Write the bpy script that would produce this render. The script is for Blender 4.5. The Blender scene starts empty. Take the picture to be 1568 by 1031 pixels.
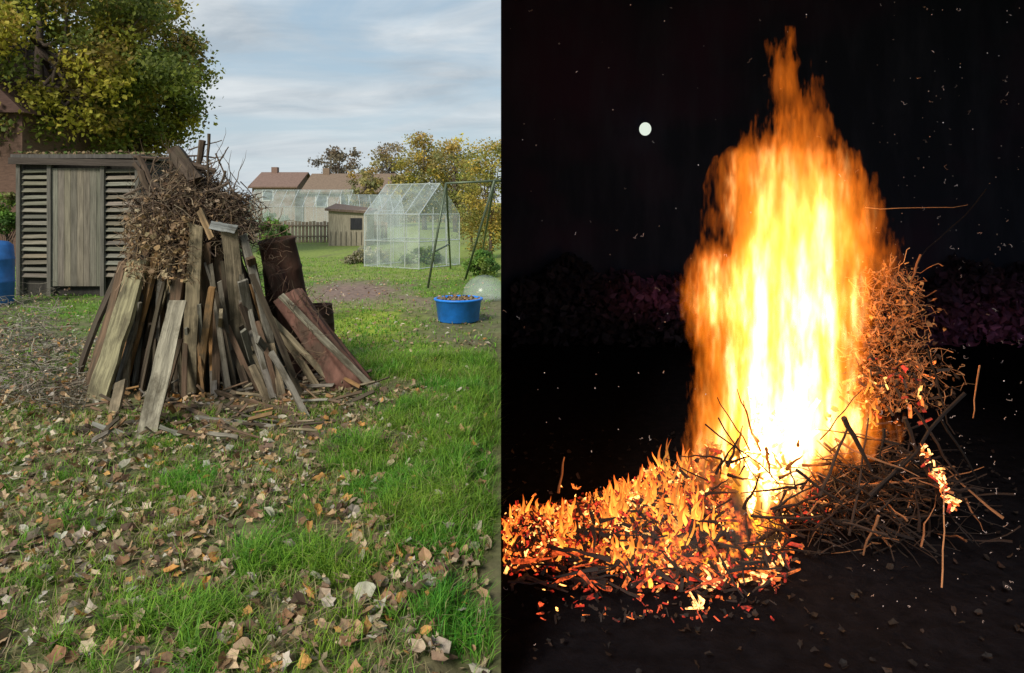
import bpy, math, random
import numpy as np
from mathutils import Vector, noise, Matrix
random.seed(7); np.random.seed(7)
R=random.random
def U(a,b): return a+(b-a)*R()
F=1100.0; HZ=320.0; CH=1.6
def P(u,v,d): return Vector(((u-784)*d/F, d, CH-(v-HZ)*d/F))
def G(u,v,z=0.0):
    d=F*(CH-z)/(v-HZ); return Vector(((u-784)*d/F,d,z))
sc=bpy.context.scene
COL=sc.collection
# ---------- mesh builder
class MB:
    def __init__(s): s.v=[];s.f=[];s.c=[];s.l=[];s.m=[]
    def add(s,vs,fs,col,locs=None,mi=0):
        o=len(s.v); s.v.extend([tuple(p) for p in vs])
        for f in fs: s.f.append(tuple(i+o for i in f)); s.m.append(mi)
        if col and isinstance(col[0],(tuple,list)): s.c.extend([(a[0],a[1],a[2],1) for a in col])
        else: s.c.extend([(col[0],col[1],col[2],1)]*len(vs))
        s.l.extend([tuple(p) for p in (locs if locs else vs)])
    def build(s,name,mats,parent=None,smooth=False):
        me=bpy.data.meshes.new(name); me.from_pydata(s.v,[],s.f); me.update()
        a=me.attributes.new('Col','FLOAT_COLOR','POINT'); a.data.foreach_set('color',np.array(s.c,dtype=np.float32).ravel())
        b=me.attributes.new('Loc','FLOAT_VECTOR','POINT'); b.data.foreach_set('vector',np.array(s.l,dtype=np.float32).ravel())
        for m in (mats if isinstance(mats,(list,tuple)) else [mats]): me.materials.append(m)
        me.polygons.foreach_set('material_index',s.m)
        if smooth: me.polygons.foreach_set('use_smooth',[True]*len(me.polygons))
        ob=bpy.data.objects.new(name,me); COL.objects.link(ob)
        if parent: ob.parent=parent
        return ob
def empty(name):
    e=bpy.data.objects.new(name,None); COL.objects.link(e); return e
def jit(c,a=0.15):
    k=1+U(-a,a); return (c[0]*k*(1+U(-a,a)*.3),c[1]*k,c[2]*k*(1+U(-a,a)*.3))
def plank(mb,p0,p1,w,t,col,face=Vector((0,-1,0.2)),n=6,j=0.06,taper=0.0,mi=0,bend=0.0):
    ax=(p1-p0); L=ax.length; ax.normalize()
    nn=(face-ax*face.dot(ax)).normalized(); s=ax.cross(nn)
    vs=[];lo=[];r=U(0,50)
    for i in range(n+1):
        k=i/n; c=p0.lerp(p1,k)+s*U(-j,j)*w*.5+nn*(bend*math.sin(k*3.14))
        ww=w*(1-taper*k)*(1+U(-j,j)); tt=t*(1+U(-j,j)*2)
        e=(U(-1,1)*w*.5*(1 if i in(0,n) else 0))
        for a,b in((-.5,-.5),(.5,-.5),(.5,.5),(-.5,.5)):
            vs.append(c+s*a*ww+nn*b*tt+ax*(e*a*(1 if j>0.02 else 0))); lo.append((a*ww+r,b*tt+r,k*L+r))
    fs=[(3,2,1,0),(n*4,n*4+1,n*4+2,n*4+3)]
    for i in range(n):
        for q in range(4):
            a=i*4+q;b=i*4+(q+1)%4; fs.append((a,b,b+4,a+4))
    mb.add(vs,fs,col,lo,mi)
def box(mb,p0,p1,w,t,col,face=Vector((0,-1,0)),mi=0): plank(mb,p0,p1,w,t,col,face,1,0.0,0,mi)
def tube(mb,pts,r0,r1,col,n=5,mi=0):
    vs=[];lo=[];fs=[];m=len(pts);ro=U(0,50);L=0
    for i,p in enumerate(pts):
        d=(pts[min(i+1,m-1)]-pts[max(i-1,0)]).normalized()
        if i==0: ref=Vector((0.3,0.5,0.8)) if abs(d.dot(Vector((0.3,0.5,0.8)).normalized()))<.9 else Vector((1,0,0))
        a=(ref-d*ref.dot(d)).normalized(); b=d.cross(a); r=r0+(r1-r0)*i/(m-1)
        if i: L+=(pts[i]-pts[i-1]).length
        for q in range(n):
            an=2*math.pi*q/n; vs.append(p+(a*math.cos(an)+b*math.sin(an))*r); lo.append((math.cos(an)*r+ro,math.sin(an)*r+ro,L+ro))
    for i in range(m-1):
        for q in range(n):
            x=i*n+q;y=i*n+(q+1)%n; fs.append((x,y,y+n,x+n))
    fs.append(tuple(range(n-1,-1,-1))); fs.append(tuple((m-1)*n+q for q in range(n)))
    mb.add(vs,fs,col,lo,mi)
def twig(mb,p0,p1,r0,r1,col,wob=0.06,n=6,sides=4,mi=0):
    L=(p1-p0).length; pts=[]
    o=Vector((0,0,0))
    for i in range(n+1):
        k=i/n
        if 0<i<n: o=o*0.6+Vector((U(-1,1),U(-1,1),U(-1,1)))*wob*L*.6
        else: o=Vector((0,0,0))
        pts.append(p0.lerp(p1,k)+o)
    tube(mb,pts,r0,r1,col,sides,mi); return pts
def rdir():
    while True:
        v=Vector((U(-1,1),U(-1,1),U(-1,1)))
        if .1<v.length<1: return v.normalized()
def leaf(mb,p,size,col,flat=1.0,lobed=True,mi=0):
    nrm=(Vector((0,0,1))*flat+rdir()*0.85).normalized()
    a=nrm.orthogonal().normalized(); a=Matrix.Rotation(U(0,6.28),3,nrm)@a; b=nrm.cross(a)
    if lobed:
        vs=[p+nrm*size*0.04]; n=10; asp=U(.5,1); cup=U(-.5,.9); fold=U(-.3,.5); lob=U(.62,.95)
        for i in range(n):
            an=2*math.pi*(i+U(-.25,.25))/n; r=size*.5*U(.85,1.12)*(1 if i%2==0 else lob)*(1.15 if i==0 else 1)
            vs.append(p+a*math.cos(an)*r+b*math.sin(an)*r*asp+nrm*(cup*r*abs(math.sin(an))+fold*r*math.cos(an)**2+U(0,.12)*size))
        cc=[jit(col,.06)]+[jit(col,.14) for _ in range(n)]
        mb.add(vs,[(0,i+1,(i+1)%n+1) for i in range(n)],cc,None,mi)
    else:
        h=size*.5; w=h*U(.55,.9)
        mb.add([p-a*h,p-b*w*.9+a*h*.1+nrm*h*.2,p+a*h,p+b*w*.9+a*h*.1+nrm*h*.2],[(0,1,2,3)],col,None,mi)
# ---------- materials
def mat(name):
    m=bpy.data.materials.new(name); m.use_nodes=True; nt=m.node_tree; nt.nodes.clear()
    out=nt.nodes.new('ShaderNodeOutputMaterial'); return m,nt,out
def N(nt,t,**k):
    n=nt.nodes.new(t)
    for a,b in k.items(): setattr(n,a,b)
    return n
def setin(nt,s,v):
    if isinstance(v,bpy.types.NodeSocket): nt.links.new(v,s)
    else: s.default_value=v
def M(nt,op,*a,clamp=False):
    n=N(nt,'ShaderNodeMath',operation=op,use_clamp=clamp)
    for i,x in enumerate(a): setin(nt,n.inputs[i],x)
    return n.outputs[0]
def MIX(nt,fac,a,b,mode='MIX'):
    n=N(nt,'ShaderNodeMix',data_type='RGBA',blend_type=mode)
    setin(nt,n.inputs[0],fac); setin(nt,n.inputs[6],a); setin(nt,n.inputs[7],b); return n.outputs[2]
def RAMP(nt,fac,st):
    n=N(nt,'ShaderNodeValToRGB'); setin(nt,n.inputs[0],fac); e=n.color_ramp.elements
    while len(e)<len(st): e.new(0.5)
    for i,(p,c) in enumerate(st):
        e[i].position=p; e[i].color=(c,c,c,1) if isinstance(c,(int,float)) else (*c,1)
    return n.outputs[0]
def NOISE(nt,vec,scale,detail=4,rough=.55,mapscale=None,dist=0):
    if mapscale:
        mp=N(nt,'ShaderNodeMapping'); mp.inputs['Scale'].default_value=mapscale; setin(nt,mp.inputs[0],vec); vec=mp.outputs[0]
    n=N(nt,'ShaderNodeTexNoise'); setin(nt,n.inputs['Vector'],vec); n.inputs['Scale'].default_value=scale
    n.inputs['Detail'].default_value=detail; n.inputs['Roughness'].default_value=rough; n.inputs['Distortion'].default_value=dist
    return n.outputs[0]
def vcmat(name,rough=.8,grain=None,gs=1.0,amt=.5,bump=.3,transl=0,spec=.3,metal=0,lo=.45,hi=1.35,stain=None):
    m,nt,out=mat(name)
    at=N(nt,'ShaderNodeAttribute',attribute_name='Col'); lc=N(nt,'ShaderNodeAttribute',attribute_name='Loc')
    col=at.outputs['Color']; nz=NOISE(nt,lc.outputs['Vector'],gs,6,.65,grain or (1,1,1))
    fac=RAMP(nt,nz,[(.3,lo),(.7,hi)])
    c2=MIX(nt,amt,col,MIX(nt,1.0,col,fac,'MULTIPLY'))
    if stain:
        n3=NOISE(nt,lc.outputs['Vector'],7,5,.65,(1,1,.5))
        c2=MIX(nt,RAMP(nt,n3,[(.46,0),(.62,.8)]),c2,(*stain,1))
    p=N(nt,'ShaderNodeBsdfPrincipled'); nt.links.new(c2,p.inputs['Base Color'])
    p.inputs['Roughness'].default_value=rough; p.inputs['Specular IOR Level'].default_value=spec; p.inputs['Metallic'].default_value=metal
    if bump:
        b=N(nt,'ShaderNodeBump'); b.inputs['Strength'].default_value=bump; b.inputs['Distance'].default_value=.02
        nt.links.new(nz,b.inputs['Height']); nt.links.new(b.outputs[0],p.inputs['Normal'])
    sh=p.outputs[0]
    if transl:
        t=N(nt,'ShaderNodeBsdfTranslucent'); nt.links.new(c2,t.inputs[0]); mx=N(nt,'ShaderNodeMixShader'); mx.inputs[0].default_value=transl
        nt.links.new(sh,mx.inputs[1]); nt.links.new(t.outputs[0],mx.inputs[2]); sh=mx.outputs[0]
    nt.links.new(sh,out.inputs[0]); return m
WOOD=vcmat('weathered_wood',.9,(34,34,2.0),1,.9,.8,lo=.25,hi=1.3,stain=(.085,.07,.045))
SHEDW=vcmat('shed_boards',.9,(28,28,2.2),1,.85,.6)
BARK=vcmat('bark_and_twigs',.9,(30,30,6),1,.6,.3)
LEAFM=vcmat('dead_leaves',.75,None,60,.5,.15,.15)
GRASSM=vcmat('grass_blades',.55,None,5,.3,0,.35)
FOLI=vcmat('tree_leaves',.6,None,3,.35,0,.35)
PAINT=vcmat('painted_surface',.6,None,4,.35,.05)
PLAST=vcmat('plastic',.4,None,9,.45,.05,spec=.4)
RUST=vcmat('rusty_metal',.85,(6,6,2),2,.95,.5,metal=.05,spec=.2,stain=(.10,.07,.05))
METAL=vcmat('metal_pole',.45,None,10,.4,.05,metal=.4)
BRICKM=vcmat('brickwork',.9,(3,3,12),2,.6,.3)
GL,nt,out=mat('greenhouse_glass')
t=N(nt,'ShaderNodeBsdfTransparent'); p=N(nt,'ShaderNodeBsdfPrincipled'); p.inputs['Base Color'].default_value=(.62,.7,.68,1); p.inputs['Roughness'].default_value=.15
mx=N(nt,'ShaderNodeMixShader'); tc=N(nt,'ShaderNodeTexCoord'); nz=NOISE(nt,tc.outputs['Object'],2,3)
nt.links.new(RAMP(nt,nz,[(.3,.12),(.7,.32)]),mx.inputs[0]); nt.links.new(t.outputs[0],mx.inputs[1]); nt.links.new(p.outputs[0],mx.inputs[2]); nt.links.new(mx.outputs[0],out.inputs[0])

# ---------- world
w=bpy.data.worlds.new('World'); sc.world=w; w.use_nodes=True; nt=w.node_tree; nt.nodes.clear()
SUN_EL=math.radians(38); SUN_AZ=math.radians(205)
out=N(nt,'ShaderNodeOutputWorld'); bg=N(nt,'ShaderNodeBackground'); bg.inputs[1].default_value=.128
sky=N(nt,'ShaderNodeTexSky',sky_type='NISHITA'); sky.sun_disc=False; sky.sun_elevation=SUN_EL; sky.sun_rotation=SUN_AZ
sky.air_density=1.3; sky.dust_density=2.0
tc=N(nt,'ShaderNodeTexCoord'); sx=N(nt,'ShaderNodeSeparateXYZ'); nt.links.new(tc.outputs['Generated'],sx.inputs[0])
zz=M(nt,'ADD',M(nt,'MAXIMUM',sx.outputs[2],0.0),.2)
cb=N(nt,'ShaderNodeCombineXYZ'); nt.links.new(M(nt,'DIVIDE',sx.outputs[0],zz),cb.inputs[0]); nt.links.new(M(nt,'DIVIDE',sx.outputs[1],zz),cb.inputs[1])
n1=NOISE(nt,cb.outputs[0],1.0,6,.55,(.8,1.5,1),.7)
n2=NOISE(nt,cb.outputs[0],2.1,6,.58,(.8,1.5,1),.5)
cov=RAMP(nt,n1,[(.40,.15),(.60,.95)])
cc=MIX(nt,RAMP(nt,n2,[(.34,0),(.66,1)]),(3.0,3.55,4.1,1),(5.7,6.05,6.3,1))
hz=M(nt,'POWER',M(nt,'SUBTRACT',1.0,M(nt,'ABSOLUTE',sx.outputs[2],clamp=True)),6.0)
c1=MIX(nt,cov,MIX(nt,.7,sky.outputs[0],(2.5,3.9,5.2,1)),cc)
c1=MIX(nt,M(nt,'MULTIPLY',hz,.6),c1,(5.9,6.35,6.5,1))
nt.links.new(c1,bg.inputs[0]); nt.links.new(bg.outputs[0],out.inputs[0])
sl=bpy.data.lights.new('sun','SUN'); sl.energy=3.4; sl.angle=math.radians(16); sl.color=(1,.95,.83)
so=bpy.data.objects.new('sun',sl); COL.objects.link(so)
sd=Vector((math.sin(SUN_AZ)*math.cos(SUN_EL),math.cos(SUN_AZ)*math.cos(SUN_EL),math.sin(SUN_EL)))
so.rotation_euler=sd.to_track_quat('Z','Y').to_euler()

# ---------- ground
def uv(x,y):
    y=max(y,.3); return 784+F*x/y, HZ+F*CH/y
GB=[(650,790,80,52,1.2),(600,735,60,30,1),(715,645,70,30,1.1),(745,600,40,25,1),(700,955,75,40,1.1),(470,865,60,26,.8),(270,955,100,35,.9),(110,470,70,22,1),
(560,500,80,38,1.1),(620,560,95,24,1),(270,745,50,22,.65),(540,700,40,28,.8),(380,870,36,26,.9),(330,1010,80,20,.6),(570,400,120,22,1),(520,880,45,22,.5),(690,560,80,20,.8),(200,900,50,25,.3),(740,760,30,30,.6),(630,640,50,20,.9),(450,760,50,20,.3),(680,700,60,20,.8)]
def gmask(x,y):
    u,v=uv(x,y); s=0
    for a,b,c,d,k in GB:
        q=((u-a)/c)**2+((v-b)/d)**2
        if q<6: s+=k*math.exp(-q*.8)
    if v<455: s=max(s,.9)
    if 455<=v<600 and u<130: s=max(s,.35)
    s=max(s,.22)
    s*=.4+1.9*max(0,.6*noise.noise(Vector((x*2.3,y*2.3,3)))+.6*noise.noise(Vector((x*6,y*6,8)))+.35)
    s*=1-min(1,1.25*math.exp(-(((u-540)/85)**2+((v-447)/17)**2)*.9))
    return min(1,s)
def lump(x,y): return .035*noise.noise(Vector((x*1.3,y*1.3,0)))+.014*noise.noise(Vector((x*5,y*5,9)))
def gz(x,y):
    if x>-.25 and y<9.3: return -.06
    return lump(x,y)*min(1,(abs(y)+1)/3)
xs=[-600,-250,-100,-50,-25,-14,-9]+list(np.arange(-7,1.01,.08))+[2,4,8,15,30,80,250,600]
ys=[-60,-20,-8,-3,0,1]+list(np.arange(1.5,12,.08))+list(np.arange(12,24,.3))+list(np.arange(24,60,2))+[80,130,250,500,1000]
mb=MB(); vs=[];cs=[]
for y in ys:
    for x in xs:
        vs.append((x,y,gz(x,y))); g=gmask(x,y) if y>1 else .4
        u,v=uv(x,y); n=noise.noise(Vector((x*3,y*3,5)))*.5+.5
        soil=(.13+.06*n,.105+.05*n,.06+.035*n)
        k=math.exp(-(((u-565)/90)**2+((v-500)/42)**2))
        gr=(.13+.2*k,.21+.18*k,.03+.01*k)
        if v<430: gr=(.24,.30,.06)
        if 422<v<475 and 440<u<660: soil=(.25,.17,.135)
        g2=min(1,g*1.1)
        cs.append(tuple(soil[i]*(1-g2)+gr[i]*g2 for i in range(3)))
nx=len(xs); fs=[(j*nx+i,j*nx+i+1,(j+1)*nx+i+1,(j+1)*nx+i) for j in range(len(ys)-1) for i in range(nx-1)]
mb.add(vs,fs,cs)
GM=vcmat('ground_soil_and_grass',.95,None,9,.8,.6)
mb.build('ground',GM,smooth=True)

# ---------- grass
PA=Vector((-2.95,6.8,0))
def inpile(x,y): return ((x+2.85)/1.2)**2+((y-6.5)/.95)**2<1
mb=MB()
def blade(x,y,h,wd,col):
    z=gz(x,y)-.005; a=U(0,6.28); lx,ly=math.cos(a),math.sin(a); b=a+U(1,2.2); k=h*U(.3,1.3)
    dx,dy=math.cos(b)*k,math.sin(b)*k
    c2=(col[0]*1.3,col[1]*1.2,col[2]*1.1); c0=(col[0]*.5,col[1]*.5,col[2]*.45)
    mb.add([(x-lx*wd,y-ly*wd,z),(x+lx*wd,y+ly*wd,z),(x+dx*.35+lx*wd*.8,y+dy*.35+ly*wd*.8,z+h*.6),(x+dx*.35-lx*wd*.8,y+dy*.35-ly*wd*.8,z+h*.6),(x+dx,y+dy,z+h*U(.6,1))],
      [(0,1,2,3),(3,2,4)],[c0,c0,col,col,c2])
def gcol(x,y,g=1):
    n=noise.noise(Vector((x*2,y*2,20)))
    r=R()
    if r<.08+(.4 if g<.3 else 0): return jit((.40,.35,.17),.2)
    if r<.5: return jit((.13+.08*n,.30,.03),.25)
    return jit((.24+.10*n,.44,.045),.25)
cnt=0
while cnt<70000:
    y=2.2+5.5*R()**.85; x=U(-.76*y-.3,-.02*y-.02)
    g=gmask(x,y)
    if R()>g**1.3+.02 or inpile(x,y): continue
    if R()<.35:
        hh_=U(.05,.1)+.08*g*R()
        for _ in range(10):
            X,Y=x+U(-.035,.035),y+U(-.035,.035)
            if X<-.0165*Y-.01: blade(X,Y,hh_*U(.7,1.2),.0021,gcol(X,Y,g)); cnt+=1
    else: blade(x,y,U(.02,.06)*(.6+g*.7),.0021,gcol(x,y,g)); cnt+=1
cnt=0
while cnt<26000:
    y=7.5+16*R()**1.2; x=U(-.74*y,-.02*y)
    g=gmask(x,y)
    if R()>g or inpile(x,y): continue
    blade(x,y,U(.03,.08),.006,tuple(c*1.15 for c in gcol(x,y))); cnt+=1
mb.build('grass',GRASSM)
# ---------- leaves on ground
LC=[(.46,.33,.20),(.57,.44,.29),(.27,.15,.08),(.38,.22,.12),(.55,.29,.09),(.48,.43,.35),(.42,.31,.20),(.62,.53,.42),(.17,.11,.08),(.25,.16,.11),(.5,.33,.18),(.3,.24,.15)]
mb=MB(); cnt=0
while cnt<7800:
    y=2.2+6.5*R()**.85; x=U(-.78*y-.3,-.025*y-.03)
    g=gmask(x,y); u,v=uv(x,y)
    dens=max(.10,1-1.1*g)
    if u>500 and v<600: dens*=.15
    dens*=.2+1.5*(noise.noise(Vector((x*1.6,y*1.6,40)))*.5+.5)
    if R()>dens: continue
    leaf(mb,Vector((x,y,gz(x,y)+U(.006,.035)+g*.03)),U(.025,.088)*U(.65,1.1),jit(random.choice(LC),.25),1.1); cnt+=1
for i in range(2000):
    y=7+10*R(); x=U(-.74*y,-.03*y); 
    leaf(mb,Vector((x,y,gz(x,y)+.02)),U(.04,.08),jit(random.choice(LC),.25),1.5,False)
mb.build('fallen_leaves',LEAFM)
mb=MB()
for i in range(320):
    y=2.3+5*R(); x=U(-.74*y,-.03*y-.1); a=U(0,6.28); L=U(.06,.3)
    p=Vector((x,y,gz(x,y)+.015)); q=p+Vector((math.cos(a)*L,math.sin(a)*L,U(0,.03)))
    if q.x<-.0165*q.y-.05: twig(mb,p,q,.004,.002,jit((.25,.18,.12)),.08,4)
mb.build('ground_twigs',BARK)

# ---------- bonfire pile (day)
pile=empty('unlit_bonfire_pile')
mb=MB()
def pk(u0,v0,u1,v1,d1,wpx,col,t=.03,z0=0.0):
    a=G(u0,v0,z0+.01); b=P(u1,v1,d1); wd=wpx*((a.y+b.y)/2)/F
    f=Vector(((a.x-PA.x)*.7,-1+U(-.15,.15),.5)).normalized()
    plank(mb,a,b,wd,t,col,f,7,.07,0,0,U(-.02,.03))
tan=(.36,.285,.18); pale=(.42,.37,.27); grn=(.37,.335,.2); grey=(.27,.245,.20); org=(.40,.22,.09); brn=(.19,.12,.075); drk=(.09,.065,.045)
for a in [(148,612,213,398,6.1,38,grn,.035),(132,600,190,400,6.2,18,brn),(186,596,240,388,6.05,16,org),(172,640,185,585,5.7,16,tan),(222,676,272,462,5.85,26,pale,.035),
 (205,585,262,360,6.1,20,drk),(290,603,302,345,6.0,20,tan),(312,590,316,372,6.05,13,brn),(306,600,325,440,5.95,10,org),(375,592,350,345,6.0,22,(.35,.28,.19)),
 (345,560,338,480,5.9,12,tan),(398,590,372,430,6.0,14,grey),(425,560,383,395,6.05,12,brn),(462,610,385,420,6.0,8,drk),(432,600,372,360,6.1,11,grey),
 (574,597,430,452,6.15,9,pale),(520,600,412,485,6.1,8,tan),(490,600,400,470,6.2,9,tan),(452,590,395,520,6,10,grey),
 (250,610,282,380,6.1,16,brn),(270,600,300,400,6.2,14,grey),(330,605,335,380,6.2,12,brn),(238,640,275,520,5.8,10,brn),(160,600,205,430,6.3,25,brn),
 (120,575,180,425,6.7,18,drk),(355,600,345,400,6.15,14,drk),(412,600,360,380,6.2,12,drk),(470,640,415,540,5.9,8,grey),(410,620,385,560,5.8,10,tan)]:
    pk(*a[:6],jit(a[6],.08),*(a[7:]))
for i in range(90):
    u=U(135,450); k=(u-135)/355; u1=210+k*175+U(-22,22); v1=U(350,520)
    pk(u,U(580,610),u1 if v1<430 else u+(u1-u)*.6,v1,U(6.02,6.45),U(3,11),jit(random.choice([drk,brn,grey,grey,tan,brn,drk,org]),.2),U(.01,.03))
for i in range(90):
    an=U(0,6.28); r=U(.5,.85); a=Vector((PA.x+math.cos(an)*r*1.1,PA.y+math.sin(an)*r*.6,0))
    b=Vector((PA.x+U(-.2,.2),PA.y-.2+U(-.15,.15),U(1.2,1.9)))
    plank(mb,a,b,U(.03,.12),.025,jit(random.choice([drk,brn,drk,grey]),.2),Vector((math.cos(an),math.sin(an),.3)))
for a,b,w_ in [((245,622),(475,628),.045),((240,605),(380,670),.035),((445,640),(515,690),.05),((100,655),(200,668),.04),((420,560),(560,600),.035),((470,560),(580,590),.03),((450,575),(540,598),.04),((300,640),(420,655),.03),((180,650),(300,640),.03),((330,600),(470,640),.025)]:
    pa=G(*a,.05); pb=G(*b,.04); plank(mb,pa,pb,w_,.03,jit(random.choice([grey,brn,drk]),.2),Vector((0,-.3,1)),6,.12)
for i in range(150):
    u=U(140,560); v=U(585,675) if u<460 else U(570,615); a=G(u,v,U(.02,.10)); L=U(.06,.3); an=U(0,6.28)
    plank(mb,a,a+Vector((math.cos(an)*L,math.sin(an)*L*.5,U(-.03,.08))),U(.01,.03),.012,jit(random.choice([tan,org,brn,brn,grey,drk,drk]),.2),Vector((0,-1,1)),3,.2)
mb.build('leaning_planks',WOOD,pile)
mb=MB()
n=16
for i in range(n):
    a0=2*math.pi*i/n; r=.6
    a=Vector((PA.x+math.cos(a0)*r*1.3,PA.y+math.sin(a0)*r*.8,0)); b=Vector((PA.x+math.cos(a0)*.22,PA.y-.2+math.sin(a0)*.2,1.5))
    plank(mb,a,b,.3,.02,jit((.03,.022,.016)),Vector((math.cos(a0),math.sin(a0),.3)))  # near-black boards paint the shade in the gaps between planks
mb.build('inner_shade_boards',WOOD,pile)
mb=MB()
TC=P(303,330,6.4)
def brushpt(sx=.52,sz=.5):
    k=rdir()*(R()**.4)*(1+.25*noise.noise(Vector((R()*9,R()*9,1)))); k*=1
    kk=1+.35*noise.noise(k*2.5+Vector((4,1,0)))
    return Vector((TC.x+k.x*sx*kk-(.06*k.z),TC.y+k.y*.42,TC.z+k.z*sz*kk))
for i in range(2300):
    p=brushpt(.56,.46)
    if p.z>1.72: p.x=PA.x+(p.x-PA.x)*.7+.02
    d=rdir(); d.z*=.9; L=U(.08,.42)
    twig(mb,p-d*L/2,p+d*L/2,U(.002,.007),.0015,jit(random.choice([(.20,.135,.085),(.27,.19,.12),(.12,.08,.055),(.29,.22,.15),(.09,.06,.045),(.1,.07,.05)]),.2),.12,5,3)
for i in range(520):
    p=P(U(190,300),U(330,430),U(5.9,6.4)); d=rdir(); L=U(.08,.3)
    twig(mb,p-d*L/2,p+d*L/2,U(.002,.005),.0015,jit(random.choice([(.26,.17,.09),(.36,.26,.16),(.14,.09,.06)]),.2),.12,5,3)
for i in range(60):
    p=P(U(200,370),U(235,320),U(6.1,6.6)); d=Vector((U(-.7,.7),U(-.3,.3),1)).normalized(); L=U(.2,.5)
    twig(mb,p-d*L/2,p+d*L/2,U(.003,.007),.001,jit((.13,.09,.06),.3),.08,6,4)
for (a,b,r) in [((205,250),(255,300),.02),((190,300),(300,245),.012),((205,240),(330,242),.012),((320,205),(318,290),.014),((262,228),(292,285),.045),((310,215),(300,270),.03),((330,235),(375,330),.008),((290,230),(340,215),.007),((215,262),(240,330),.03),((345,262),(330,300),.012),((240,240),(225,275),.012),((270,225),(262,260),.02),((335,250),(350,225),.008),((230,300),(290,290),.025),((300,300),(350,280),.02),((285,250),(330,262),.03),((212,238),(245,310),.025)]:
    twig(mb,P(*a,6.2),P(*b,6.25),r,r*.6,jit((.12,.085,.06)),.04,5,6)
mb.build('brushwood_top',BARK,pile)
mb=MB()
for i in range(1700):
    p=brushpt(.54,.42)
    if p.z>1.72: p.x=PA.x+(p.x-PA.x)*.65
    leaf(mb,p,U(.025,.06),jit(random.choice([(.28,.18,.1),(.36,.25,.15),(.16,.10,.06),(.4,.31,.21),(.1,.07,.045)]),.2),.2)
for i in range(450):
    leaf(mb,P(U(190,290),U(330,430),U(5.85,6.2)),U(.025,.06),jit(random.choice([(.4,.26,.13),(.45,.34,.2),(.22,.14,.08)]),.2),.2)
mb.build('dead_leaf_clumps',LEAFM,pile)
mb=MB()
plank(mb,P(322,345,5.95),P(362,352,6.0),.07,.05,(.30,.31,.30),Vector((0,-1,.2)))
plank(mb,P(306,322,5.95),P(325,365,5.95),.05,.04,(.45,.3,.16),Vector((0,-1,.2)))
plank(mb,P(268,232,6.2),P(300,275,6.2),.12,.1,(.11,.08,.06),Vector((0,-1,.2)))
mb.build('timber_offcuts',WOOD,pile)
mb=MB()
def drum(c0,c1,r,col,n=28):
    ax=(c1-c0).normalized(); a=ax.orthogonal().normalized(); b=ax.cross(a); vs=[];fs=[]
    prof=[(0,1.08),(.02,1.1),(.05,1.08),(.3,1.04),(.33,1.07),(.36,1.03),(.63,.99),(.66,1.02),(.69,.98),(.95,.93),(.98,.97),(1,.95),(1,.9),(.9,.88),(.1,.9)]
    for k,rr in prof:
        for q in range(n):
            an=2*math.pi*q/n; dent=1+.09*noise.noise(Vector((math.cos(an)*2,math.sin(an)*2,k*5)))
            vs.append(c0.lerp(c1,k)+(a*math.cos(an)+b*math.sin(an))*r*rr*dent)
    for i in range(len(prof)-1):
        for q in range(n): fs.append((i*n+q,i*n+(q+1)%n,(i+1)*n+(q+1)%n,(i+1)*n+q))
    fs.append(tuple(range(n)))
    mb.add(vs,fs,col)
drum(P(447,500,6.85),P(424,366,6.75),.18,(.12,.06,.042))
mb.build('rusty_drum',RUST,None,True)
mb=MB()
for i in range(130):
    p=P(U(385,440),U(335,470),U(6.4,6.6)); d=rdir(); L=U(.1,.3)
    if R()<.4: p=P(U(440,500),U(450,560),U(6.1,6.2))
    twig(mb,p-d*L/2,p+d*L/2,.003,.0015,jit((.17,.11,.07),.3),.1,5,3)
mb.build('loose_twigs',BARK,pile)
def sheet(TL,TR,BR,BL,col,curve,par):
    mb=MB(); n=30;vs=[];fs=[]
    nrm=(TR-TL).cross(BL-TL).normalized()
    if nrm.y>0: nrm=-nrm
    for i in range(n+1):
        k=i/n
        for j in range(9):
            h=j/8; pt=TL.lerp(TR,k).lerp(BL.lerp(BR,k),h)+nrm*(.008*math.sin(k*26)+curve*math.sin(k*3.14)+.015*math.sin(h*5+k*3)); vs.append(pt)
    for i in range(n):
        for j in range(8): fs.append((i*9+j,i*9+j+1,(i+1)*9+j+1,(i+1)*9+j))
    mb.add(vs,fs,col); ob=mb.build('corrugated_rusty_sheet',RUST,par,True); sm=ob.modifiers.new('t','SOLIDIFY'); sm.thickness=.008
sheet(P(418,462,6.25),P(462,442,6.5),G(574,590,.02),G(512,602,.02),(.20,.10,.075),.08,None)
sheet(P(400,400,6.55),P(440,415,6.7),G(505,572,.02),G(450,580,.02),(.13,.065,.05),.07,None)
mb=MB(); drum(P(490,508,7.4),P(489,466,7.4),.14,(.17,.09,.065)); mb.build('rusty_bucket',RUST,None,True)

mb=MB()
for i in range(1100):
    u=U(-60,130); v=U(455,640); 
    if u>90 and v<520: continue
    p=G(u,v,0); p.z=U(.0,.28)*(1 if u<90 else .4); d=rdir(); d.z*=.5; L=U(.1,.5)
    twig(mb,p-d*L/2,p+d*L/2,.005,.002,jit(random.choice([(.2,.17,.13),(.3,.26,.2),(.12,.1,.07)]),.2),.1,5,3)
for i in range(500):
    p=G(U(-60,110),U(455,640),0); p.z=U(0,.2); leaf(mb,p,.05,jit(random.choice(LC),.2),.3)
mb.build('brush_heap',BARK)

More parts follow.
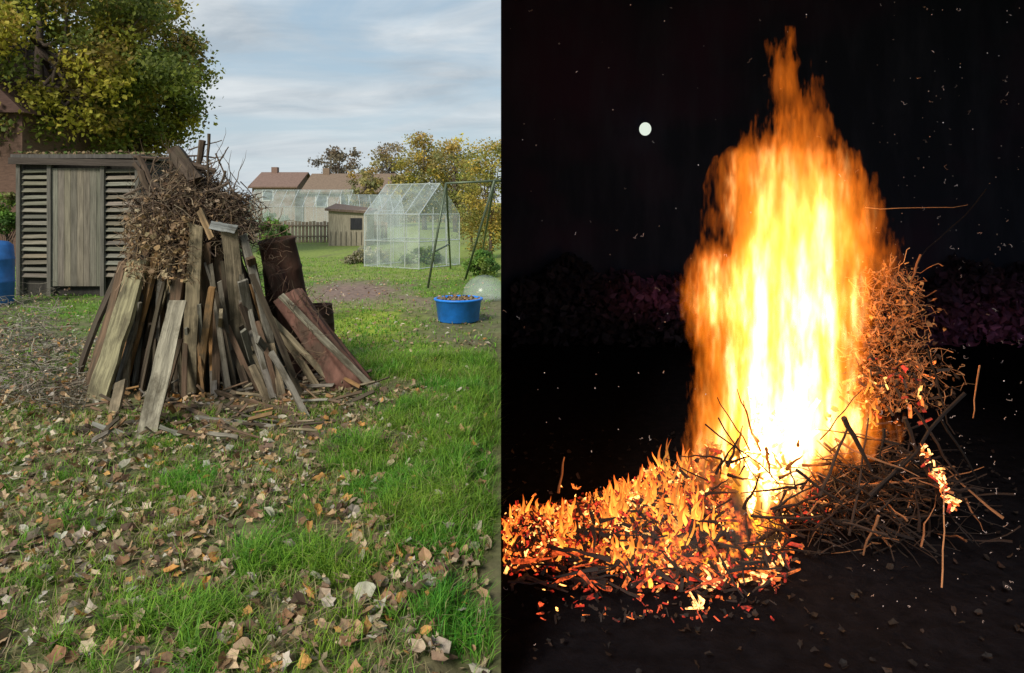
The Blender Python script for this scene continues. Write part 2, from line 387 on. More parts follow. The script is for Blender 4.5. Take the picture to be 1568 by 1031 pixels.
# ---------- trees
def tree(name,base,crown_c,rad,nclump,nleaf,size,pal,trunk_r,clump_r=.22,trunkcol=(.12,.09,.07),limbs=9,seed=1):
    random.seed(seed)
    e=empty(name); mb=MB()
    top=crown_c+Vector((0,0,rad.z*.6))
    pts=twig(mb,base,top,trunk_r,trunk_r*.25,trunkcol,.02,8,8)
    cl=[]
    for i in range(nclump):
        k=rdir()*(U(.25,1)**.45); k*= 1+.18*noise.noise(k*2.2+Vector((seed,0,0)))
        c=crown_c+Vector((k.x*rad.x,k.y*rad.y,k.z*rad.z)); cl.append((c,k))
    for i in range(limbs*3):
        c,k=cl[i%nclump]; s=base.lerp(top,U(.3,.85)); twig(mb,s,c,trunk_r*.3,trunk_r*.04,trunkcol,.06,6,5)
    mb.build('trunk_and_limbs',BARK,e,True)
    mb=MB(); rr=(rad.x+rad.z)/2*clump_r
    for c,k in cl:
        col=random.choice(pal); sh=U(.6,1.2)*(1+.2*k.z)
        for j in range(nleaf//nclump):
            o=Vector((random.gauss(0,1),random.gauss(0,1),random.gauss(0,.75)))*rr*.55
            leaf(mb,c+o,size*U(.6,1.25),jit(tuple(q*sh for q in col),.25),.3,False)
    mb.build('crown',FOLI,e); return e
YG=[(.32,.31,.04),(.42,.37,.045),(.22,.25,.04),(.12,.15,.03),(.42,.31,.06),(.30,.22,.06),(.16,.19,.035)]
def ctree(name,u,v,d,wu,wv,*a,**k):
    c=P(u,v,d); b=Vector((c.x,d,0)); tree(name,b,c,Vector((wu*d/F,wu*d/F*.8,wv*d/F)),*a,**k)
ctree('autumn_maple_tree',60,95,22,215,165,190,50000,.16,YG,.3,.16,seed=3)
ctree('autumn_maple_tree',212,125,25,92,150,120,28000,.16,YG,.15,.2,seed=4)
def tpx(name,u,v0,v1,d,wpx,pal,nleaf,size,tr,seed,ncl=40,clr=.24,**k):
    b=P(u,HZ,d); b.z=0; top=P(u,v0,d).z; bot=P(u,v1,d).z; c=Vector((b.x,d,(top+bot)/2))
    tree(name,b,c,Vector((wpx*d/F/2,wpx*d/F/2*.8,(top-bot)/2)),ncl,nleaf,size,pal,tr,clr,seed=seed,**k)
BR=[(.27,.22,.16),(.30,.22,.14),(.22,.18,.12)]
OL=[(.33,.29,.11),(.40,.31,.10),(.26,.25,.11),(.42,.28,.08)]
YL=[(.52,.42,.08),(.42,.38,.08),(.32,.33,.08),(.55,.38,.07)]
tpx('distant_tree',520,226,300,75,75,BR,3000,.3,.2,11)
tpx('distant_tree',600,222,320,70,80,BR+OL,5000,.28,.2,12,60)
tpx('autumn_tree',650,203,330,55,95,OL+YL,8000,.22,.2,13,70)
tpx('autumn_tree',698,215,330,50,70,YL+OL,6000,.2,.2,14,60)
tpx('autumn_tree',560,258,330,60,60,OL,2500,.25,.2,15)
tpx('yellow_birch_tree',752,198,400,23,80,YL,8500,.085,.06,16,90,.2)
tpx('yellow_birch_tree',722,225,390,27,50,YL+OL,3000,.09,.05,17,50,.2)
GRN=[(.12,.24,.04),(.18,.32,.06),(.09,.18,.04),(.26,.36,.07)]
tpx('garden_shrub',422,338,400,9.5,55,GRN,2500,.05,.02,18,30)
tpx('garden_shrub',745,385,425,17,60,GRN,2500,.07,.02,19,30)
tpx('garden_shrub',12,290,360,13.5,50,GRN+[(.2,.2,.06)],2500,.07,.03,20,30)
tpx('garden_shrub',645,380,410,21,70,GRN,2500,.08,.02,21,30)
tpx('garden_shrub',410,325,360,40,60,GRN,1500,.16,.04,22,30)
tpx('garden_shrub',560,380,406,21,70,[(.5,.46,.33),(.4,.38,.2)],2500,.09,.02,23,30)
random.seed(5); mb=MB()
for i in range(9000):
    x=U(-40,6); y=85+U(-1,1)*2; h=2.6+1.0*noise.noise(Vector((x*.3,0,0)))+.6*noise.noise(Vector((x*1.1,2,0)))
    leaf(mb,Vector((x,y,U(0,h))),.45,jit(random.choice(OL+[(.14,.19,.07)]),.3),.2,False)
mb.build('distant_hedge',FOLI)

# ---------- shed with louvres
def quadbox(mb,x0,x1,y0,y1,z0,z1,col,mi=0):
    vs=[(x,y,z) for z in(z0,z1) for y in(y0,y1) for x in(x0,x1)]
    mb.add(vs,[(0,2,3,1),(4,5,7,6),(0,1,5,4),(2,6,7,3),(0,4,6,2),(1,3,7,5)],col,None,mi)
sh=empty('louvred_shed'); D=13.2; s=D/F
X=lambda u:(u-784)*s
Z=lambda v:CH-(v-HZ)*s
mb=MB()
quadbox(mb,X(30),X(215),D+.06,D+2.2,0,Z(246),(.045,.04,.035))
mb.build('shed_body',SHEDW,sh)
mb=MB()
v=262
while v<432:
    for (a,b) in ((34,80),(160,212)):
        plank(mb,Vector((X(a),D-.02,Z(v)+U(-.012,.012))),Vector((X(b),D-.02,Z(v)+U(-.012,.012))),.08,.018,jit((.19,.17,.13),.3),Vector((0,-1,.75)),3,.05)
    v+=10
mb.build('louvre_slats',SHEDW,sh)
mb=MB()
u=81
while u<158:
    plank(mb,Vector((X(u+5),D-.03,Z(438))),Vector((X(u+5),D-.03,Z(258))),.112,.03,jit((.17,.155,.12),.22),Vector((0,-1,0)),4,.02); u+=9.8
mb.build('door',SHEDW,sh)
mb=MB()
for u in (32,79,160,213): box(mb,Vector((X(u),D-.05,0)),Vector((X(u),D-.05,Z(248))),.07,.07,(.13,.12,.10))
box(mb,Vector((X(22),D-.14,Z(247))),Vector((X(222),D-.14,Z(251))),.12,.05,(.07,.055,.045))
quadbox(mb,X(22),X(222),D-.11,D+2.3,Z(243),Z(237),(.1,.09,.08))
mb.build('frame_and_roof',SHEDW,sh)
mb=MB()
for i in range(500):
    leaf(mb,Vector((U(X(25),X(220)),U(D-.1,D+1),Z(236)+U(0,.05))),.08,jit(random.choice([(.2,.14,.08),(.12,.17,.04),(.3,.2,.1)]),.2),1,False)
mb.build('roof_leaf_litter',LEAFM,sh)
hs=empty('brick_house'); mb=MB(); d=20; x1=(34-784)*d/F
quadbox(mb,x1-6,x1,d,d+7,0,4.3,(.13,.075,.055)); mb.build('walls',BRICKM,hs)
mb=MB(); mb.add([(x1-6.3,d-.3,4.25),(x1+.25,d-.3,4.25),(x1+.25,d+7.3,4.25),(x1-6.3,d+7.3,4.25),(x1-3,d-.3,7.4),(x1-3,d+7.3,7.4)],[(0,1,4),(1,2,5,4),(2,3,5),(3,0,4,5),(0,3,2,1)],(.09,.05,.04)); mb.build('roof',BRICKM,hs)
mb=MB(); quadbox(mb,x1-2.6,x1-1.4,d-.04,d-.003,1.2,2.4,(.03,.035,.04)); mb.build('window',PLAST,hs)
mb=MB(); 
for zz_ in (1.15,2.4): box(mb,Vector((x1-2.7,d-.05,zz_)),Vector((x1-1.3,d-.05,zz_)),.08,.08,(.7,.7,.68))
mb.build('window_frame',PAINT,hs)
def lathe(mb,c,prof,col,n=28):
    vs=[];fs=[]
    for r,z in prof:
        for q in range(n):
            an=2*math.pi*q/n; vs.append((c.x+math.cos(an)*r,c.y+math.sin(an)*r,c.z+z))
    for i in range(len(prof)-1):
        for q in range(n): fs.append((i*n+q,i*n+(q+1)%n,(i+1)*n+(q+1)%n,(i+1)*n+q))
    fs.append(tuple(range(n-1,-1,-1))); fs.append(tuple((len(prof)-1)*n+q for q in range(n)))
    mb.add(vs,fs,col)
mb=MB(); c=P(-6,320,11.9); c.z=0; lathe(mb,c,[(.22,0),(.25,.05),(.26,.38),(.27,.4),(.26,.42),(.26,.75),(.27,.77),(.26,.79),(.24,1.0),(.17,1.06),(.05,1.08)],(.02,.11,.33)); mb.build('blue_water_barrel',PLAST,None,True)

def house(name,u0,u1,vr,ve,d,wallc,roofc):
    e=empty(name); s=d/F; a=(u0-784)*s; b=(u1-784)*s; zr=CH-(vr-HZ)*s; ze=CH-(ve-HZ)*s
    mb=MB(); quadbox(mb,a,b,d,d+7,0,ze,wallc); mb.add([(a,d,ze),(a,d+7,ze),(a,d+3.5,zr-.1),(b,d,ze),(b,d+7,ze),(b,d+3.5,zr-.1)],[(0,2,1),(3,4,5)],wallc); mb.build('walls',BRICKM,e)
    mb=MB(); mb.add([(a-.3,d-.4,ze-.15),(b+.3,d-.4,ze-.15),(b+.3,d+3.5,zr),(a-.3,d+3.5,zr),(a-.3,d+7.4,ze-.15),(b+.3,d+7.4,ze-.15)],[(0,1,2,3),(3,2,5,4)],roofc)
    o=mb.build('roof',BRICKM,e); o.modifiers.new('s','SOLIDIFY').thickness=.15
    mb=MB(); k=a+1
    while k<b-1.2:
        quadbox(mb,k,k+1.1,d-.06,d-.01,ze-1.5,ze-.4,(.6,.6,.58)); quadbox(mb,k+.1,k+1.0,d-.09,d-.065,ze-1.4,ze-.5,(.05,.06,.07)); k+=2.2
    mb.build('windows',PAINT,e)
    mb=MB(); quadbox(mb,a+.8,a+1.4,d+3.2,d+3.8,zr-.4,zr+.5,roofc); mb.build('chimney',BRICKM,e)
house('brick_house',386,452,261,284,70,(.25,.18,.14),(.22,.14,.11))
house('brick_house',466,592,263,292,64,(.28,.19,.14),(.22,.155,.11))

def greenhouse(name,c,L,Wd,he,hr,rot,cols=5,frame=(.6,.63,.62)):
    e=empty(name); mt=Matrix.Rotation(rot,4,'Z'); 
    T=lambda x,y,z: c+ (mt@Vector((x,y,z)))
    mb=MB(); bw=.024
    def bar(a,b): tube(mb,[T(*a),T(*b)],bw*.6,bw*.6,frame,4)
    for i in range(cols+1):
        x=-L/2+L*i/cols
        bar((x,-Wd/2,0),(x,-Wd/2,he)); bar((x,Wd/2,0),(x,Wd/2,he)); bar((x,-Wd/2,he),(x,0,hr)); bar((x,Wd/2,he),(x,0,hr))
    for y,z in ((-Wd/2,.02),(Wd/2,.02),(-Wd/2,he),(Wd/2,he),(0,hr),(-Wd/2,he*.5),(Wd/2,he*.5)): bar((-L/2,y,z),(L/2,y,z))
    for x in(-L/2,L/2):
        bar((x,-Wd/2,.02),(x,Wd/2,.02)); bar((x,-Wd/2,he),(x,Wd/2,he)); bar((x,-.3,0),(x,-.3,he+.2)); bar((x,.3,0),(x,.3,he+.2)); bar((x,-Wd/2,he*.5),(x,Wd/2,he*.5))
    mb.build('frame',METAL,e)
    mb=MB()
    def q(*p): mb.add([T(*a) for a in p],[tuple(range(len(p)))],(.6,.7,.7))
    for y in(-Wd/2,Wd/2): q((-L/2,y,0),(L/2,y,0),(L/2,y,he),(-L/2,y,he)); q((-L/2,y,he),(L/2,y,he),(L/2,0,hr),(-L/2,0,hr))
    for x in(-L/2,L/2): q((x,-Wd/2,0),(x,Wd/2,0),(x,Wd/2,he),(x,0,hr),(x,-Wd/2,he))
    mb.build('glass_panes',GL,e)
greenhouse('greenhouse',Vector((-2.8,20.2,0)),1.95,1.8,1.45,2.3,math.radians(-32),4)
greenhouse('greenhouse',Vector((-11.0,38,0)),5.2,2.6,1.7,2.6,0,9)
greenhouse('greenhouse',Vector((-6.9,36,0)),2.6,2.2,1.5,2.3,.3,5)
e=empty('garden_shed'); mb=MB(); d=31; s=d/F; a=(503-784)*s;b=(562-784)*s
quadbox(mb,a,b,d,d+1.6,0,1.55,(.42,.36,.27)); quadbox(mb,a+.95,a+1.45,d-.03,d-.004,.7,1.2,(.04,.04,.045))
mb.build('walls',SHEDW,e); mb=MB()
mb.add([(a-.12,d-.15,1.62),(b+.12,d-.15,1.5),(b+.12,d+1.8,1.6),(a-.12,d+1.8,1.85)],[(0,1,2,3)],(.2,.14,.11)); o=mb.build('roof',SHEDW,e); o.modifiers.new('s','SOLIDIFY').thickness=.1
mb=MB()
for i in range(8): box(mb,Vector((a+.1+i*.22,d-.03,.02)),Vector((a+.1+i*.22,d-.03,.62)),.03,.02,(.2,.17,.13))
mb.build('battens',SHEDW,e)
mb=MB()
for i in range(60):
    x=-16+i*.17
    plank(mb,Vector((x,34,0)),Vector((x,34,1.0+U(-.03,.03))),.14,.02,jit((.36,.28,.21),.2),Vector((0,-1,0)),1,.0)
for z in(.3,.8): box(mb,Vector((-16,33.97,z)),Vector((-6,33.97,z)),.07,.04,(.25,.2,.15))
mb.build('garden_fence',SHEDW)

mb=MB(); g=(.12,.15,.10); dd=14.4
t1=P(683,281,dd)
for a,b in ((G(655,442),t1),(G(690,412),t1),(G(712,430),P(757,277,dd+.2)),(G(735,408),P(757,277,dd+.2)),(t1,P(775,276.5,dd+.3))):
    tube(mb,[a,b],.025,.025,g,8)
tube(mb,[G(655,442).lerp(t1,.35),G(690,412).lerp(t1,.35)],.02,.02,g,6)
mb.build('swing_frame',METAL,None,True)
c=G(702,492); e=empty('blue_plastic_tub'); mb=MB()
lathe(mb,c,[(.26,0),(.29,.02),(.325,.30),(.35,.31),(.35,.33),(.325,.335),(.31,.32),(.3,.2)],(.02,.24,.85),36); mb.build('tub',PLAST,e,True)
mb=MB(); 
for i in range(260):
    a=U(0,6.28);r=.3*math.sqrt(R()); leaf(mb,c+Vector((math.cos(a)*r,math.sin(a)*r,.28+U(0,.05))),.06,jit(random.choice([(.4,.25,.13),(.2,.13,.08),(.3,.25,.12)]),.2),1)
mb.build('soil_and_leaves',LEAFM,e)
mb=MB(); c=G(742,458); prof=[(.38,0),(.39,.05),(.38,.15),(.34,.25),(.25,.35),(.13,.41),(.02,.43)]
lathe(mb,c,prof,(.6,.65,.65),24); mb.build('plastic_cloche',GL,None,True)

# =====================================================  NIGHT SIDE
NS,nt,out=mat('night_darkness'); tc=N(nt,'ShaderNodeTexCoord')
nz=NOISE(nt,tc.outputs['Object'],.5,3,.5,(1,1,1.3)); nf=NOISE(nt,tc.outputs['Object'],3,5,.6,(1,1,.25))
col=MIX(nt,RAMP(nt,nz,[(.50,0),(.7,1)]),(.026,.030,.046,1),(.055,.030,.055,1))  # purple patches put a faint reflected haze into the backdrop colour
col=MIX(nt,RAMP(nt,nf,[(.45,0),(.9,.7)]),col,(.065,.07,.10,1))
p=N(nt,'ShaderNodeBsdfPrincipled'); nt.links.new(col,p.inputs[0]); p.inputs['Roughness'].default_value=1; p.inputs['Specular IOR Level'].default_value=0
nt.links.new(p.outputs[0],out.inputs[0])
k=-17/1100
YB=9.0
mb=MB()
vs=[(2.3*k,2.3,-.1),(YB*k,YB,-.1),(YB*k,YB,5),(2.3*k,2.3,5),(8.5,YB,-.1),(8.5,YB,5),(8.5,-3,-.1),(8.5,-3,5),(2.3*k,-3,5)]
mb.add(vs,[(0,1,2,3),(1,4,5,2),(4,6,7,5),(3,2,5,7,8)],(.01,.01,.01)); mb.build('night_enclosure',NS)  # added backdrop, divider, side wall and roof keep daylight off the night half
random.seed(61); mb=MB(); HD=vcmat('dark_hedge_leaves',.9,None,3,.4,0,0,.1)
for i in range(9000):
    x=U(.0,7.2); y=8.6+U(-.45,.3); h=.75+.5*noise.noise(Vector((x*.6,0,3)))+.3*noise.noise(Vector((x*2.3,2,0)))
    z=h*U(0,1)**.8
    purple_glare=max(math.exp(-((x-1.7)/.5)**2-((z-.6)/.22)**2),math.exp(-((x-5.6)/.8)**2-((z-.1)/.5)**2))
    c=(.026+.22*purple_glare,.024+.06*purple_glare,.034+.14*purple_glare)  # purple patches are faint reflections painted into the hedge colour
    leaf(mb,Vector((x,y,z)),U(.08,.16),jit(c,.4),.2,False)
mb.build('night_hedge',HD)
BG=vcmat('night_black_soil',1.0,None,12,.8,.8,spec=.02)
mb=MB(); vs=[];fs=[]
nx_=100; ny_=90
for j in range(ny_+1):
    y=1.2+(YB-1.2)*(j/ny_)**1.4
    for i in range(nx_+1):
        x=y*k+.0+(8.4-y*k)*(i/nx_)**1.5; vs.append((x,y,.004+.03*abs(noise.noise(Vector((x*4,y*4,0))))+.02*abs(noise.noise(Vector((x*13,y*13,3))))))
for j in range(ny_):
    for i in range(nx_): a=j*(nx_+1)+i; fs.append((a,a+1,a+nx_+2,a+nx_+1))
mb.add(vs,fs,(.008,.007,.009)); mb.build('night_ground',BG,None,True)  # near-black soil colour stands in for the darkness of night
mb=MB(); c=P(988,198,8.7); lathe(mb,Vector((c.x,c.y,c.z-.078)),[(.072*math.sin(math.pi*i/12)+.0001,.08-.08*math.cos(math.pi*i/12)) for i in range(13)],(1,1,1),24)
EM,nt,out=mat('moon_glow'); em=N(nt,'ShaderNodeEmission'); em.inputs[0].default_value=(.85,.95,.82,1); em.inputs[1].default_value=.9
nt.links.new(em.outputs[0],out.inputs[0]); mb.build('moon',EM,None,True)
def emat(name,strength,base=.02,sc_=45,lo=.12,hi=1.5,sampled=False):
    m,nt,out=mat(name); at=N(nt,'ShaderNodeAttribute',attribute_name='Col'); lc=N(nt,'ShaderNodeAttribute',attribute_name='Loc')
    nz=NOISE(nt,lc.outputs['Vector'],sc_,4,.6); f=RAMP(nt,nz,[(.4,lo),(.62,hi)])
    p=N(nt,'ShaderNodeBsdfPrincipled'); p.inputs['Base Color'].default_value=(base,base*.7,base*.6,1); p.inputs['Roughness'].default_value=.9
    nt.links.new(at.outputs['Color'],p.inputs['Emission Color']); nt.links.new(M(nt,'MULTIPLY',f,strength),p.inputs['Emission Strength'])
    nt.links.new(p.outputs[0],out.inputs[0])
    if not sampled: m.cycles.emission_sampling='NONE'
    return m
EMB=emat('glowing_embers',1.15)
ASH=emat('ash_flake_glow',.5,.5)  # weak emission stands in for firelight on the flakes
mb=MB(); random.seed(21)
for i in range(400):
    u=U(775,1568); v=U(0,1000)
    if R()<.5: u=U(1330,1568)
    d=U(3.9,8.1); 
    if v>560: d=U(2.2,3.2)
    p=P(u,v,d)
    if p.z<.05: continue
    px=d/F; b=U(.05,.85)**2
    if R()<.65: 
        r=px*U(.4,1.1); mb.add([p+Vector((-r,0,0)),p+Vector((0,0,-r)),p+Vector((r,0,0)),p+Vector((0,0,r)),p+Vector((0,r,0)),p+Vector((0,-r,0))],[(0,1,5),(1,2,5),(2,3,5),(3,0,5),(1,0,4),(2,1,4),(3,2,4),(0,3,4)],(b,b*.95,b*.95))
    else:
        dr=rdir(); L=px*U(3,9); twig(mb,p,p+dr*L,px*.4,px*.3,(b*.6,b*.55,b*.55),.5,5,3)
mb.build('drifting_ash_flakes',ASH)

# ---------- fire
fire=empty('bonfire_flames'); FY=3.45; q=FY/F
fx=lambda u:(u-784)*q
fz=lambda v:CH-(v-HZ)*q
prof=[(845,1112,26),(790,1120,48),(750,1140,80),(690,1172,115),(650,1203,135),(560,1196,116),(430,1200,134),(340,1220,114),(275,1216,100),(240,1212,86),(215,1216,56),(160,1208,40),(100,1205,34),(60,1206,24),(40,1206,12)]
FL,nt,out=mat('flame_volume'); FL.cycles.volume_step_rate=.24
tc=N(nt,'ShaderNodeTexCoord'); sp=N(nt,'ShaderNodeSeparateXYZ')
obv=tc.outputs['Object']; nt.links.new(obv,sp.inputs[0])
ZM=2.6
tt=M(nt,'DIVIDE',sp.outputs[2],ZM,clamp=True)
def curve(pts):
    n=N(nt,'ShaderNodeFloatCurve'); c=n.mapping.curves[0]; pts=sorted(pts)
    c.points[0].location=pts[0]; c.points[1].location=pts[-1]
    for a in pts[1:-1]: c.points.new(*a)
    n.mapping.update(); nt.links.new(tt,n.inputs['Value']); n.inputs['Factor'].default_value=1; return n.outputs[0]
cx=M(nt,'ADD',curve([(fz(v)/ZM,fx(u)-.7) for v,u,h in prof]),.7)
wx=M(nt,'MULTIPLY',curve([(fz(v)/ZM,h*q/.5) for v,u,h in prof]),.5)
def nzc(ms,det=0,dist=0,rough=.6):
    a=NOISE(nt,obv,1,det,rough,ms,dist); return M(nt,'SUBTRACT',a,.5)
na=nzc((7,7,2.4),0); nb=nzc((24,24,6.5),2,0,.65)
up=M(nt,'MULTIPLY',M(nt,'SUBTRACT',tt,fz(330)/ZM),3.4,clamp=True)
amp=M(nt,'ADD',M(nt,'MULTIPLY',up,1.7),.70)
dx=M(nt,'DIVIDE',M(nt,'SUBTRACT',sp.outputs[0],cx),wx); dy=M(nt,'DIVIDE',M(nt,'SUBTRACT',sp.outputs[1],FY),M(nt,'MULTIPLY',wx,.8))
rr=M(nt,'SQRT',M(nt,'ADD',M(nt,'MULTIPLY',dx,dx),M(nt,'MULTIPLY',dy,dy)))
fld=M(nt,'ADD',M(nt,'SUBTRACT',1.0,rr),M(nt,'MULTIPLY',amp,M(nt,'ADD',M(nt,'MULTIPLY',na,1.0),M(nt,'MULTIPLY',nb,1.4))))
fld=M(nt,'SUBTRACT',fld,M(nt,'MULTIPLY',up,.36))
e1=M(nt,'MULTIPLY',fld,16.0,clamp=True)
e2=M(nt,'MULTIPLY',M(nt,'SUBTRACT',fld,.12),2.2,clamp=True)
cool=M(nt,'SUBTRACT',1.0,M(nt,'MULTIPLY',M(nt,'SUBTRACT',tt,.42),2.4,clamp=True))
cool=M(nt,'MAXIMUM',cool,.08)
streak=M(nt,'MULTIPLY',M(nt,'ADD',nzc((12,6,.9),1),.04),6.0,clamp=True)
patch=M(nt,'MULTIPLY',M(nt,'ADD',nb,.20),2.8,clamp=True)
hotm=M(nt,'ADD',M(nt,'MULTIPLY',streak,M(nt,'ADD',patch,.2)),.07)
st=M(nt,'ADD',M(nt,'MULTIPLY',e1,M(nt,'ADD',M(nt,'MULTIPLY',patch,3.0),1.1)),M(nt,'MULTIPLY',M(nt,'MULTIPLY',M(nt,'MULTIPLY',e2,cool),hotm),32.0))
hc=M(nt,'MULTIPLY',M(nt,'MULTIPLY',e2,cool),M(nt,'MULTIPLY',hotm,1.3),clamp=True)
col=MIX(nt,hc,(1,.19,.008,1),(1,.84,.36,1))
col=MIX(nt,M(nt,'MULTIPLY',M(nt,'MULTIPLY',e2,cool),M(nt,'SUBTRACT',1.0,hc)),col,(1,.44,.025,1))
em=N(nt,'ShaderNodeEmission'); nt.links.new(col,em.inputs[0]); nt.links.new(st,em.inputs[1]); nt.links.new(em.outputs[0],out.inputs['Volume'])
mb=MB(); n=14; vs=[];fs=[]
for v,u,h in prof:
    rad=(h*1.22+16)*q
    for i in range(n): an=2*math.pi*i/n; vs.append((fx(u)+rad*math.cos(an),FY+rad*math.sin(an)*.9,max(.03,fz(v))))
for j in range(len(prof)-1):
    for i in range(n): fs.append((j*n+i,j*n+(i+1)%n,(j+1)*n+(i+1)%n,(j+1)*n+i))
fs.append(tuple(range(n-1,-1,-1))); fs.append(tuple((len(prof)-1)*n+i for i in range(n)))
mb.add(vs,fs,(1,1,1)); mb.build('flame_body',FL,fire)
LOGM=emat('white_hot_logs',16.0,sampled=True)
mb=MB(); random.seed(31)
for i in range(13):
    a=P(U(1100,1220),U(720,810),FY+U(-.05,.2)); b=P(U(1130,1260),U(590,690),FY+U(0,.15)); a.z=max(a.z,.05)
    twig(mb,a,b,U(.016,.028),.012,(1,.36,.08),.05,5,6)
mb.build('burning_logs',LOGM,fire)
mb=MB()
for i in range(48):
    a=P(U(1075,1270),U(670,830),3.2+U(-.05,.1)); d=rdir(); d.y*=.3; L=U(.08,.3); a.z=max(a.z,.05)
    b=a+d*L; b.z=max(b.z,.02); twig(mb,a,b,U(.003,.010),.002,(.03,.012,.008),.07,5,5)
mb.build('charred_sticks',BARK,fire)
LICK=emat('flame_lick_surface',1.0,.005,25,.75,1.25)
mb=MB(); random.seed(33)
def lick(p,h,r,k=1.0):
    n=6; m=8; vs=[];cs=[];fs=[]; ox,oy=U(-.35,.35),U(-.2,.2); ph=U(0,6)
    for j in range(m):
        t=j/(m-1); rad=r*(math.sin(math.pi*(.18+.82*t)))**.8*(1-.35*t)+.0004
        cx_=p.x+h*t*ox+math.sin(t*5+ph)*r*.9; cy_=p.y+h*t*oy
        c=((1.1-.4*t)*k,(.46-.38*t)*k,(.06-.055*t)*k)
        for i in range(n): an=2*math.pi*i/n; vs.append((cx_+rad*math.cos(an),cy_+rad*.6*math.sin(an),p.z+h*t)); cs.append(c)
    for j in range(m-1):
        for i in range(n): fs.append((j*n+i,j*n+(i+1)%n,(j+1)*n+(i+1)%n,(j+1)*n+i))
    mb.add(vs,fs,cs)
def moundz(x,y):
    u=784+F*x/y; f_=(u-768)/300; v0=HZ+F*CH/y
    g=math.exp(-((v0-(832-16*f_))/(32+16*f_))**2)*(1 if f_<1.15 else max(0,1-(f_-1.15)*3))
    return (.06+.26*max(0,min(1.2,f_))**1.8)*g*(1+.5*noise.noise(Vector((x*9,y*9,0))))+.015*noise.noise(Vector((x*25,y*25,5)))
cnt=0
while cnt<520:
    u=U(775,1110); f_=(u-768)/300; v=random.gauss(840-12*f_,18+8*f_); d=F*CH/(v-HZ); x=(u-784)*d/F
    if x<d*(-17/1100)+.03: continue
    if noise.noise(Vector((x*5,d*5,2)))<.0: continue
    lick(Vector((x,d,moundz(x,d)-.01)),U(.02,.06)+.07*R()**3*(1+f_),U(.005,.013),U(.8,3.0)); cnt+=1
for i in range(40):
    u=U(1015,1085); p=P(u,U(670,800)+(1085-u)*.5,U(3.35,3.6)); lick(p,U(.04,.13),U(.004,.010),U(.5,1.3))
for i in range(30):
    u=U(1295,1345); p=P(u,U(590,660),U(3.4,3.6)); lick(p,U(.03,.09),U(.004,.010),U(.8,1.6))
mb.build('flame_licks',LICK,fire,True)
# ---------- ember bed
random.seed(41)
mb=MB(); vs=[];cs=[];fs=[]
nx_,ny_=150,110
for j in range(ny_+1):
    y=2.85+1.5*j/ny_
    for i in range(nx_+1):
        x=y*k+.012+1.45*i/nx_; z=moundz(x,y); vs.append((x,y,z))
        n_=noise.noise(Vector((x*12,y*12,7)))+.6*noise.noise(Vector((x*36,y*36,1))); h=max(0,min(1,(z-.015)*30))
        e=max(0,n_+.06)*4.0*h
        cs.append((e,e*.17*min(2.2,e+.2),e*.02))
for j in range(ny_):
    for i in range(nx_): a=j*(nx_+1)+i; fs.append((a,a+1,a+nx_+2,a+nx_+1))
mb.add(vs,fs,cs)
def chip(p,sz,col):
    if R()<.4: leaf(mb,p,sz,col,.4)
    else:
        d=rdir(); d.z*=.9; plank(mb,p-d*sz*.8,p+d*sz*.8,sz*.36,sz*.16,col,rdir(),2,.2)
def ecol(hot):
    r=R()
    if r<.46-hot*.28: return (0.01,.003,.002)
    if r<.72-hot*.25: k_=U(.2,.9); return (k_,.05*k_,.02*k_)
    if r<.91: k_=U(.8,1.8); return (k_,.2*k_,.03*k_)
    k_=U(1.6,3.6); return (k_,.45*k_,.11*k_)
i=0
while i<4600:
    u=U(768,1120); f_=(u-768)/300
    v=random.gauss(836-14*f_,24+11*f_)
    d=F*CH/(v-HZ); x=(u-784)*d/F
    if x<d*k+.02: continue
    z=moundz(x,d)+U(-.005,.025)
    hot=.2+2.4*noise.noise(Vector((x*5,d*5,1)))+.15*f_
    chip(Vector((x,d,z)),U(.008,.030)+.03*R()**5,ecol(max(-1.3,min(1,hot)))); i+=1
for i in range(700):
    u=random.gauss(1120,50); v=random.gauss(842,24)
    if not 1000<u<1230: continue
    p=G(u,min(v,900),U(.01,.08)); chip(p,U(.02,.045),ecol(U(-.3,.7)))
for (u,v) in [(1168,885),(1180,875),(1085,895),(1070,925),(1130,845),(1145,850),(1105,880)]:
    for _ in range(4):
        p=G(u+U(-8,8),v+U(-8,8),U(.02,.06)); chip(p,.045,(3,1.3,.4))
for i in range(260):
    u=U(820,1200); v=U(880,950); chip(G(u,v,U(.005,.03)),U(.01,.03),ecol(-.35) if R()<.8 else (.9,.1,.03))
for i in range(1200):
    u=U(985,1270); v=U(690 if u>1060 else 790-1.2*(u-985),800); d=U(3.35,3.7)
    p=P(u,v,d)
    if p.z<.02: continue
    chip(p,U(.02,.045),ecol(.2))
for i in range(200):
    p=G(U(790,1200),U(770,900),U(.03,.2)); d=rdir(); d.z*=.35; L=U(.05,.24); twig(mb,p-d*L/2,p+d*L/2,U(.004,.013),.003,random.choice([(.006,.001,.001),(.006,.001,.001),(.02,.004,.002),(.8,.1,.02)]),.06,4,5)
mb.build('ember_bed',EMB)

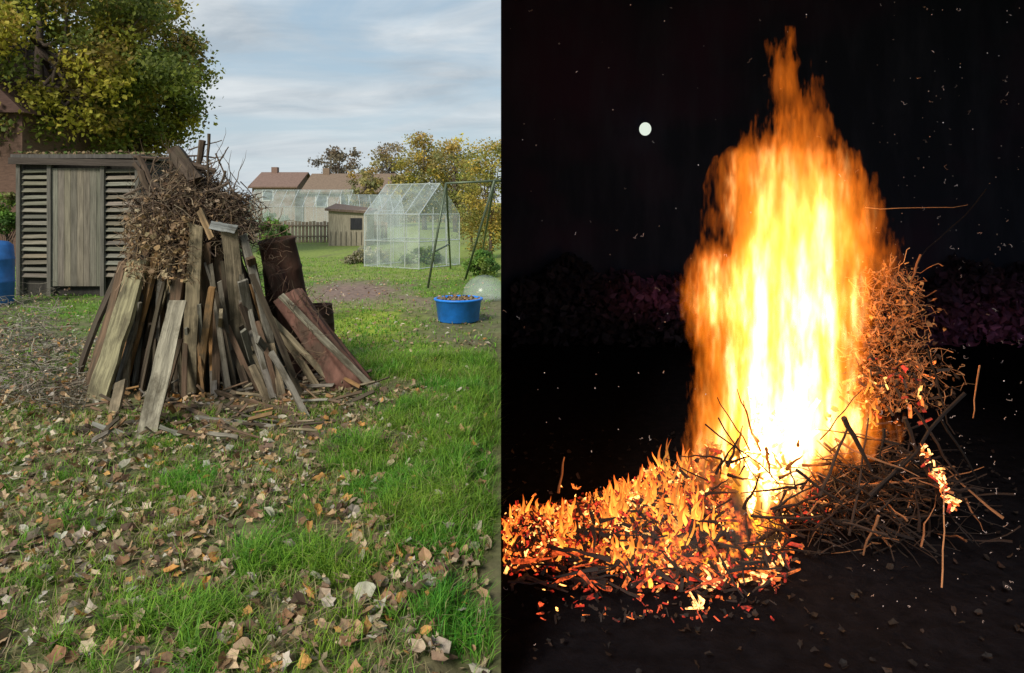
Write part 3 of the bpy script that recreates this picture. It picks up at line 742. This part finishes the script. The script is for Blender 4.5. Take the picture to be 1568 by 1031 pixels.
# ---------- unburnt brushwood right of the fire
mb=MB(); random.seed(51)
lit=[(.50,.22,.10),(.58,.27,.12),(.3,.13,.06)]; dk=[(.022,.014,.012),(.04,.022,.016),(.012,.008,.008)]  # orange set paints firelight into the twigs, dark set their silhouette
for i in range(620):
    v=400+220*R()**.75; p=P(random.gauss(1362,16+30*(v-400)/200),v,U(3.45,3.9)); d=rdir(); L=U(.05,.24)
    if p.x<fx(1318): continue
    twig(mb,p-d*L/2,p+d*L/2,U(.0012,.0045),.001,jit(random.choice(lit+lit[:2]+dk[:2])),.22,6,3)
for i in range(750):
    u=random.gauss(1325,80); lo_=640+abs(u-1340)*.7; v=U(lo_,845); p=P(u,v,U(3.15,3.9)); 
    if u<1150 or p.z<.02: continue
    d=rdir(); d.z*=.7; L=U(.08,.42)
    a=p-d*L/2; b=p+d*L/2; a.z=max(a.z,.01); b.z=max(b.z,.01)
    twig(mb,a,b,U(.0015,.008),.0015,jit(random.choice(dk+dk+lit[2:])),.06,5,4)
for (a,b,r,c,d) in [((1080,650),(1195,745),.004,0,3.0),((1100,640),(1160,735),.0035,0,3.05),((1292,640),(1335,722),.012,0,3.0),((1255,760),(1300,650),.008,0,3.05),((1478,602),(1318,778),.009,0,3.1),((1420,535),(1462,665),.005,0,3.2),
  ((1400,625),(1470,730),.007,0,3.1),((1150,790),(1260,790),.006,0,2.95),((1442,900),(1446,735),.004,1,3.0),((1500,560),(1490,640),.004,1,3.2),((1385,640),(1440,770),.01,0,3.1),((1220,720),(1290,770),.008,0,3.0),
  ((1325,318),(1482,314),.0025,1,3.9),((1510,290),(1405,400),.003,0,3.9),((1410,390),(1380,470),.006,1,3.6),((1360,820),(1290,800),.007,0,3.0),((1440,640),(1500,740),.006,0,3.2),((1330,760),(1400,690),.009,0,3.1),((1345,790),(1322,850),.006,1,3.0),((1180,780),(1250,740),.005,0,3.0),((855,755),(864,700),.007,1,3.5),((1300,820),(1330,640),.006,0,3.1)]:
    p0=P(*a,d);p1=P(*b,d+.1); p0.z=max(p0.z,.01);p1.z=max(p1.z,.01)
    twig(mb,p0,p1,r,r*.6,random.choice(lit if c else dk),.03,6,6)
mb.build('unburnt_brushwood',BARK)
mb=MB()
for i in range(750):
    v=400+230*R()**.75; p=P(random.gauss(1362,18+30*(v-400)/200),v,U(3.45,3.85)); 
    if p.x<fx(1318): continue
    leaf(mb,p,U(.012,.04),jit(random.choice([(.6,.28,.10),(.4,.17,.07),(.06,.03,.02)])),.2)  # orange tones put firelight into the leaf colour
for i in range(700):
    y=U(2.4,5); x=U(y*k+.03,3.2); leaf(mb,Vector((x,y,U(.03,.06))),U(.015,.04),jit(random.choice(dk),.2),1.2)  # near-black litter tones carry the night darkness in their colour
mb.build('night_leaves',LEAFM)
mb=MB()
for i in range(60): 
    t=R(); c_=P(1413+48*t+U(-10,10)*(1-.3*t),685+95*t+U(-8,8),3.1); chip(c_,U(.015,.035),ecol(1.0) if R()<.7 else (3.5,1.5,.5))
for i in range(110):
    u=random.gauss(1350,45); v=U(545,650); chip(P(u,v,U(3.35,3.6)),U(.015,.045),ecol(.0))
mb.build('burning_branch',EMB)

# ---------- camera
cam=bpy.data.cameras.new('camera'); co=bpy.data.objects.new('camera',cam); COL.objects.link(co)
co.location=(0,0,CH); co.rotation_euler=(math.radians(90),0,0); cam.sensor_width=36; cam.lens=36*F/1568
cam.shift_y=-(515.5-HZ)/1568; cam.clip_start=.05; cam.clip_end=3000
sc.camera=co
sc.view_settings.view_transform='Standard'; sc.view_settings.look='None'; sc.view_settings.exposure=0
